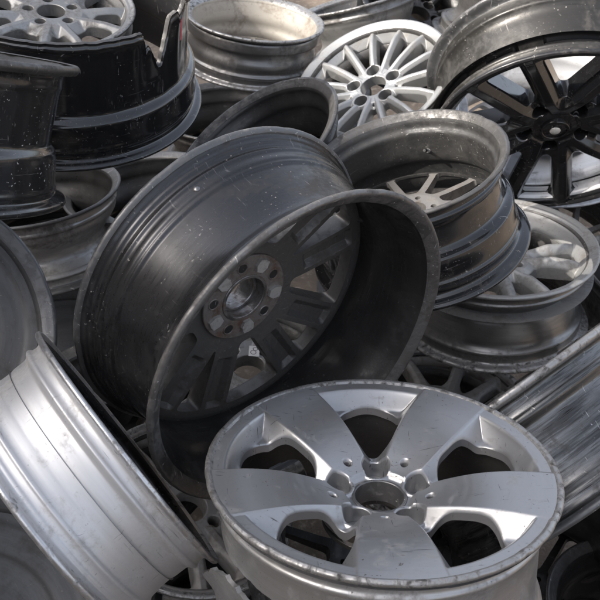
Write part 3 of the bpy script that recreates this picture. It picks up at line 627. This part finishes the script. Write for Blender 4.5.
# grimy black wheel standing upper left
Fw = wheel('grimy black wheel standing upright at the upper left edge, scuffed lip on top', (-0.5035, 1.0973, 1.5793), (0.1477, 0.3814, 0.9125))
out = np.array([(.196, -.0005), (.200, -.003), (.200, -.008), (.196, -.012), (.183, -.015), (.181, -.020), (.181, -.032), (.177, -.038), (.168, -.100), (.167, -.112), (.173, -.118), (.177, -.124), (.178, -.168), (.180, -.172),
                (.180, -.176), (.178, -.180), (.178, -.184), (.190, -.187), (.1955, -.189), (.1955, -.196), (.191, -.198)])
inn = np.array([(.189, -.1975), (.172, -.182), (.171, -.126), (.161, -.110), (.164, -.080), (.175, -.020), (.193, -.001)])
V, F = lathe(dens(chaikin(out, 2), 120), 220, lambda r, z, t: (r - dings(43, 12, .0025)(t) * np.clip((r - .182) / .014, 0, 1), z, t)); obj('barrel', make_mesh('barrel', V, F, M['grimy_black'], sharp=50), Fw)
V, F = lathe(chaikin(inn, 2), 160); obj('inner_barrel', make_mesh('inner_barrel', V, F, M['soot'], sharp=50), Fw)
V, F = lathe(chaikin([(.191, -.0008), (.1965, .0012), (.2008, -.002), (.2012, -.0075), (.197, -.0125)], 2), 220, lambda r, z, t: (r - dings(43, 12, .0025)(t), z, t)); obj('lip', make_mesh('lip', V, F, M['grimy'], sharp=50), Fw)
face_back_plain(.2, 10).build(Fw, dict(spoke=M['black_satin']), z0=-.198, flip=True, nth=200, nr=40)

# silver ten spoke wheel top left
G = wheel('small dusty silver ten-spoke wheel lying in the mouth of the snapped black wheel', (-0.4612, 1.5529, 1.4838), (0.1646, -0.1542, 0.9742), rad(20))
rim(G, .22, .2, M['silver_barrel'], M['grimy'], M['lip'], nth=160, seed=52)
face_arch(.22).build(G, dict(spoke=M['dull_alloy']), nth=480, nr=90)
G.scale = (.70,) * 3    # a small wheel lying in the mouth of the broken one

# black wheel with the broken edge
H = wheel('gloss black wheel with its upper edge snapped off in a jagged notch', (-0.4463, 1.5629, 1.5282), (0.1484, -0.1224, 0.9813))
R, W = .235, .196
o_, i_ = profile(R, W, flip=True, wpos=(.28, .45), well=.03, mid=.030, bead=.019)
out = np.array([(.2045, 0), (.2045, -.004), (.2075, -.007), (.2075, -.011), (.2045, -.015), (.2045, -.05), (.205, -.085), (.2065, -.112), (.209, -.118), (.219, -.124), (.2205, -.130), (.2215, -.160), (.2235, -.166), (.2235, -.170), (.2205, -.174), (.2205, -.182), (.224, -.1855),
                (.232, -.1875), (.2355, -.190), (.2355, -.1935), (.232, -.196)])
inn = np.array([(.229, -.195), (.214, -.184), (.213, -.130), (.202, -.118), (.198, -.05), (.198, 0)])
ho, hi_ = chaikin(dens(out, 20), 2), chaikin(inn, 2)
ho = dens(chaikin(out, 2), 150); hi_ = dens(hi_, 100)
tn = rad(57)
def snapped(r, z, t):
    dt = (t - tn + np.pi) % (2 * np.pi) - np.pi
    notch = -.060 * np.exp(-(np.maximum(dt - .01, 0) / .11) ** 2) * np.interp(dt, [-.145, -.135, -.09, -.02, 0], [0, .35, .45, .95, 1])
    rise = np.clip((dt - .06) / .35, 0, 1) * .018 
    jag = (vnoise(t, 77, 9, .0034, 12, 60) + vnoise(t, 78, 9, .0016, 60, 160)) * (.10 + 1.0 / (1 + np.exp(-(dt + .16) * 40)) - .6 * np.clip((dt - .7) / .5, 0, 1))
    zc = notch + rise + jag
    zlo = np.minimum(-.09, zc - .004)
    z2 = np.where(z > -.18, -.18 + (z + .18) * (zc + .18) / .18, z)
    z2 = np.where(zc > -.10, np.where(z > -.09, -.09 + (z + .09) * (zc + .09) / .09, z), z2)
    bend = np.exp(-(dt / .10) ** 2) * np.clip((z2 + .08) / .08, 0, 1.2)
    r = r + .0035 * np.sin(dt * 26 + 1) * np.exp(-((dt - .1) / .35) ** 2) * np.clip((z2 + .13) / .13, 0, 1.2)
    r = r - .010 * bend + .008 * np.clip((z2 - 0.0) / .03, 0, 1) * np.exp(-((dt - .4) / .3) ** 2)
    return r, z2, t
V, F = lathe(ho, 480, snapped); obj('barrel', make_mesh('barrel', V, F, M['black_gloss'], sharp=55), H)
V, F = lathe(hi_, 480, snapped); obj('inner_barrel', make_mesh('inner_barrel', V, F, M['black_satin'], sharp=55), H)
V, F = lathe(np.array([(.198, 0.0), (.2, .0006), (.2025, .0006), (.2045, 0.0)]), 480, snapped); obj('broken_edge', make_mesh('broken_edge', V, F, M['grimy'], sharp=50), H)
tr = tn + .30
V, F = lathe(np.array([(.2055, -.006), (.2058, -.018), (.2058, -.036), (.2056, -.048)]), 8, None, tr, tr + .030); obj('red_paint_mark', make_mesh('red_paint_mark', V, F, M['red']), H)
face_back_plain(.2, 10).build(H, dict(spoke=M['black_satin']), z0=-W, flip=True, nth=200, nr=40)

H.scale = (1.19,) * 3   # a bigger wheel than its neighbours

# grey wheel with the rust-spotted bowl
I_ = wheel('grey wheel sitting upright at the top with a rust-spotted empty bowl', (-.1271, 2.3506, 1.1845), (.1316, .0278, .9909))
rim(I_, .2, .147, M['pewter'], M['spotted'], M['lip'], flip=True, nth=180, seed=62, wpos=(.5, .66), well=.024, mid=.012, bead=.016, lipw=.010)
face_back_plain(.19, 10).build(I_, dict(spoke=M['spotted']), z0=-.147, flip=True, nth=160, nr=36)

# dark wheel peeping over the big one
J = wheel('dark narrow wheel peeping out behind the large middle wheel, its sooty mouth tilted left', (-.0997, 1.5798, 1.1896), (-.4897, -.1001, .8661))
rim(J, .2, .18, M['grimy'], M['soot'], M['grimy'], flip=True, nth=180, seed=72)
face_back_plain(.2, 10).build(J, dict(spoke=M['soot']), z0=-.18, flip=True, nth=160, nr=36)

# pale multi-spoke wheel
K = wheel('pale silver wheel with many slim straight spokes, sunlit face up at the top', (.1799, 2.0511, 1.1261), (-.3813, -.2826, .8802), rad(64.5))
rim(K, .215, .19, M['silver_barrel'], M['grimy'], M['white_alloy'], nth=180, seed=82, ding=.001)
face_fine(.215, 15).build(K, dict(spoke=M['white_alloy']), nth=750, nr=90)

# grey wheel at the top edge
L = wheel('grey wheel upright behind the pale many-spoked one, cut by the top edge', (.2068, 2.9424, 1.0367), (-.243, .218, .9452))
rim(L, .21, .19, M['dull_alloy'], M['grimy'], M['lip'], flip=True, nth=140, seed=92)
face_back_plain(.21, 10).build(L, dict(spoke=M['grimy']), z0=-.19, flip=True, nth=160, nr=36)

# big black V-spoke wheel top right
Mw = wheel('big black wheel with V-shaped spokes set deep in a dusty rim at the top right', (0.6036, 1.7788, 1.0868), (-0.0474, -0.8939, -0.4457), rad(93))
rim(Mw, .24, .174, M['dust'], M['bright_barrel'], M['black_satin'], M['lip_dark'], nth=220, seed=102, well=.040, wpos=(.25, .36), mid=.030, bead=.020)
Mw.scale = (1.25,) * 3
fv = face_vee(.24, .010); fv.build(Mw, dict(spoke=M['black_gloss']), nth=600, nr=110)
cr = disc_ring(Mw, 'cap_ring', .0225, .027, -.055, -.022, M['black_gloss'], 48)
disc(cr, 'centre_cap', .0228, -.0245, M['black_gloss'], 40)
disc(cr, 'emblem', .0100, -.0210, M['cap'], 32)

# black wheel with dusty bowl, stacked on the silver one
N = wheel('gloss black barrel stacked on the silver wheel, dusty bowl with valve stem inside', (0.1844, 1.3439, 1.2735), (-.2501, .0083, .9682))
R, W = .205, .209
out = np.array([(.201, -.0005), (.205, -.003), (.205, -.007), (.201, -.011), (.190, -.013), (.186, -.018), (.186, -.030), (.190, -.034), (.190, -.039), (.186, -.043), (.182, -.050), (.181, -.095), (.183, -.104),
                (.190, -.110), (.200, -.113), (.202, -.119), (.202, -.160), (.206, -.165), (.206, -.170), (.203, -.174), (.203, -.188), (.207, -.194), (.222, -.197), (.226, -.201), (.226, -.206), (.222, -.209)])
inn = np.array([(.219, -.2085), (.198, -.192), (.195, -.125), (.176, -.108), (.173, -.055), (.171, -.038), (.181, -.032), (.183, -.014), (.198, -.0012)])
no, ni = chaikin(out, 2), chaikin(inn, 2)
aa = int(np.where(no[:, 1] > -.0155)[0].max()); bb = int(np.where(no[:, 1] < -.194)[0].min()); ai = int(np.where(ni[:, 1] > -.0140)[0].min())
def nicks(r, z, t):
    e = np.clip((r - .19) / .015, 0, 1) * (z > -.03); return r - e * (dings(7, 10, .002)(t) + vnoise(t, 8, 5, .0004, 20, 80)), z, t
for nm, P, mm in (('barrel', no[aa:bb + 1], M['black_gloss']), ('inner_barrel', ni[:ai + 1], M['bowl']), ('lip', np.concatenate([ni[ai:], no[:aa + 1]]), M['grimy']), ('lip', no[bb:], M['black_gloss'])):
    V, F = lathe(P, 240, nicks); obj(nm, make_mesh(nm, V, F, mm, sharp=50), N)
face_back_plain(.205, 11).build(N, dict(spoke=M['beige'], face_ring=M['bowl']), z0=-W + .042, flip=True, spin=rad(159), nth=360, nr=70)
P = np.array([(.0055, 0), (.0055, .004), (.0035, .006), (.003, .026), (.0022, .028), (1e-4, .0285)])
V, F = lathe(P, 16)
vs = obj('valve_stem', make_mesh('valve_stem', V, F[:, ::-1], M['pad'], sharp=40), N); a = rad(160.6)
vc = obj('valve_cap', make_mesh('valve_cap', *lathe(np.array([(.0035, .020), (.0040, .021), (.0040, .031), (.003, .033), (1e-4, .0333)]), 14), M['rubber']), vs)
vs.matrix_basis = Matrix.Translation((.178 * math.cos(a), .178 * math.sin(a), -.085)) @ Matrix.Rotation(a, 4, 'Z') @ Matrix.Rotation(-PI / 2 + .5, 4, 'Y')
N.scale = (.927,) * 3

# silver finger-spoke wheel under it
O = wheel('silver wheel with paired rounded finger spokes beneath the gloss black barrel', (.4266, 1.5095, .9811), (-.0436, .0762, .9961), rad(86))
rim(O, .22, .194, M['pewter'], M['grimy'], M['matte_silver'], M['lip'], nth=200, seed=112, well=.044)
face_tube(.22).build(O, dict(spoke=M['matte_silver']), nth=480, nr=90)

# scraped barrel at the right edge
Pw = wheel('scraped streaky wheel lying on its side at the right edge, barrel facing up', (0.3753, 1.1395, 0.8777), (-.5648, .6608, .4944))
out = np.array([(.236, -.0005), (.240, -.003), (.240, -.009), (.236, -.013), (.222, -.016), (.219, -.021), (.219, -.036), (.2245, -.041), (.2245, -.048), (.214, -.056), (.211, -.062), (.209, -.110), (.206, -.116), (.206, -.150), (.214, -.160), (.219, -.165), (.219, -.182), (.236, -.187), (.240, -.190), (.240, -.195), (.236, -.198)])
inn = np.array([(.233, -.1975), (.213, -.18), (.2, -.15), (.2, -.06), (.212, -.03), (.214, -.014), (.233, -.0012)])
po, pi_ = dens(chaikin(out, 2), 150), dens(chaikin(inn, 2), 70)
def nick_p(r, z, t): return r - np.clip((r - .224) / .012, 0, 1) * (dings(53, 16, .0016)(t) + vnoise(t, 54, 5, .00012, 20, 80)), z, t
aa = int(np.where(po[:, 1] > -.0145)[0].max()); bb = int(np.where(po[:, 1] < -.1855)[0].min())
for nm, P, mm in (('barrel', po[aa:bb + 1], M['streaky']), ('inner_barrel', pi_[:-8], M['soot']), ('lip', np.concatenate([pi_[-9:], po[:aa + 1]]), M['lip']), ('lip', po[bb:], M['lip_dark'])):
    V, F = lathe(P, 280, nick_p); obj(nm, make_mesh(nm, V, F, mm, sharp=50), Pw)
Pw.scale = (1.13,) * 3
face_back_plain(.22, 10).build(Pw, dict(spoke=M['grimy']), z0=-.198, flip=True, nth=160, nr=36)

# bottom right dark wheel
Q = wheel('dark wheel low in the bottom right corner, grey worn lip showing', (.6629, .8413, .5724), (.1647, .0636, .9843))
rim(Q, .21, .2, M['grimy'], M['soot'], M['grimy'], flip=True, nth=160, seed=132)
face_back_plain(.21, 10).build(Q, dict(spoke=M['soot']), z0=-.2, flip=True, nth=160, nr=36)

# bottom left small dark wheel
Rw = wheel('black wheel deep between the bright barrel and the torn wheel', (-.1094, .8759, .4766), (.5114, .1966, .8366))
rim(Rw, .2, .2, M['black_satin'], M['soot'], M['black_satin'], nth=160, seed=142)
face_fine(.2, 10).build(Rw, dict(spoke=M['soot']), z0=-.02, nth=240, nr=44)

# grey wheel under the standing black one
S = wheel('blue-grey wheel with dark mouth wedged under the two black wheels at left', (-.6482, 1.7624, .9643), (-.0661, .1166, .991))
rim(S, .21, .188, M['silver_barrel'], M['soot'], M['lip_dark'], flip=True, nth=180, seed=152, mid=.022, bead=.018)
face_back_plain(.21, 10).build(S, dict(spoke=M['soot']), z0=-.188, flip=True, nth=160, nr=36)

# slate wheel in the bottom left corner
D = wheel('slate grey wheel face in the bottom left corner under the bright barrel', (-.574, .778, .641), (.356, -.462, .812))
rim(D, .22, .2, M['slate'], M['slate'], M['slate'], M['slate'], flip=True, nth=160, seed=162)
obj('dished_disc', bpy.data.meshes['dished_disc'], D)
D.scale = (1.16,) * 3

# silver wheel seen through the black V spokes
U = wheel('silver wheel seen through the gaps of the black V-spoke wheel', (.73, 2.27, 1.0), (0, -.13, .99))
rim(U, .30, .2, M['bright_barrel'], M['bright_barrel'], M['bright_barrel'], flip=True, nth=180, seed=172)
face_back_plain(.29, 10).build(U, dict(spoke=M['bright_barrel']), z0=-.2, flip=True, nth=200, nr=40)

# wheel glimpsed behind the hub of the big middle wheel
CC = wheel('silver wheel with a white sticker marked 8 glimpsed through the large middle wheel', (-.111, 1.376, .756), (.104, -.085, .991), rad(40))
rim(CC, .22, .19, M['silver_barrel'], M['grimy'], M['lip'], nth=140, seed=182)
face_arch(.22).build(CC, dict(spoke=M['dull_alloy']), nth=300, nr=60)

st = bpy.data.objects.new('sticker', None); 
a = rad(-40); ca, sa = math.cos(a), math.sin(a); lx, ly = -.0452, .0085
sx, sy = lx * ca - ly * sa, lx * sa + ly * ca
V = [(sx + px * ca - py * sa, sy + px * sa + py * ca, z) for z in (-.0190, -.0180) for px, py in ((-.016, -.012), (.016, -.012), (.016, .012), (-.016, .012))]
st = obj('sticker', make_mesh('sticker', V, [(4, 5, 6, 7), (0, 1, 5, 4), (1, 2, 6, 5), (2, 3, 7, 6), (3, 0, 4, 7)], M['sticker'], sharp=20), CC)
for q, rr_q in ((-.0070, .0055), (.0045, .0066)):      # the figure 8
    an = rad(159 - 40); V, F = lathe(np.array([(rr_q - .0013, -.01775), (rr_q + .0003, -.01775)]), 28)
    obj('figure', make_mesh('figure', V + np.array([sx - q * math.cos(an), sy - q * math.sin(an), 0]), F[:, ::-1], M['ink']), st)

# spoked wheel down in the gap between the right-hand wheels
DD = wheel('tan-silver spoked wheel deep below the silver finger-spoke wheel', (.331, 1.35, .642), (.1, .02, .995))
rim(DD, .22, .19, M['grimy'], M['soot'], M['lip'], nth=140, seed=192)
face_arch(.22).build(DD, dict(spoke=M['beige']), nth=300, nr=60)

# plain dark wheels lower in the heap: each a copy of one of the wheels above with its own place
def copy_wheel(src, label, c0, n, spin=0.0, scale=1.0):
    o = wheel(label, c0, n, spin)
    o.scale = (scale,) * 3
    for ch in src.children:
        c = ch.copy(); col.objects.link(c); c.parent = o
    return o
copy_wheel(S, 'dark wheel in shadow under the snapped black wheel', (-.422, 1.932, .88), (-.102, .061, .993))
copy_wheel(J, 'dark grey wheel under the rust-spotted wheel', (-.234, 2.418, .871), (0, .02, 1.0), 0, 1.1)
copy_wheel(Q, 'dark wheel at the right edge beside the silver finger-spoke wheel', (.86, 1.56, .84), (.202, .06, .978))
copy_wheel(Rw, 'blue-black spoked wheel at the top edge behind the pale many-spoked wheel', (.45, 3.03, 1.0), (.207, -.334, .919), 0, 1.2)
copy_wheel(J, 'black wheel at the top edge close behind the big V-spoke wheel', (.75, 2.85, 1.1), (.3, .037, .9), 0, 1.2)
copy_wheel(D, 'slate wheel deep in shadow below the blue-grey wedged one at left', (-.60, 1.60, .60), (.102, -.1, .99))
copy_wheel(DD, 'dark wheel glimpsed between the middle wheel and the torn front wheel', (-.224, 1.114, .60), (.309, -.043, .95), .5)
copy_wheel(Q, 'sooty wheel seen through the windows of the front five-blade wheel', (.15, .86, .87), (.212, -.193, .958))
copy_wheel(Q, 'black wheel deep right of the front five-blade wheel', (.43, .95, .64), (-.212, -.044, .976))
copy_wheel(J, 'dark wheel low between the slate disc and the bright satin barrel', (-.46, 1.37, .60), (-.1, -.15, .98), .4, 1.2)
copy_wheel(S, 'dark wheel low behind the narrow sooty-mouthed wheel', (.30, 1.98, .66), (.1, -.1, .99), 2.0, 1.1)
copy_wheel(Q, 'dark wheel cut by the top edge between the grey and the V-spoke wheels', (.62, 3.35, .95), (.1, -.2, .97), 0, 1.15)
copy_wheel(S, 'dark wheel at the far top right above the V-spoke wheel', (1.05, 3.1, 1.1), (-.2, -.3, .93), 1, 1.2)
copy_wheel(J, 'dark wheel showing between the rust-spotted and the grey top wheels', (.03, 2.95, .72), (.1, -.1, .98), 1, 1.2)
copy_wheel(N, 'gloss black wheel low at the right edge under the V-spoke wheel', (.80, 1.93, .80), (.25, -.25, .93), 0, .95)
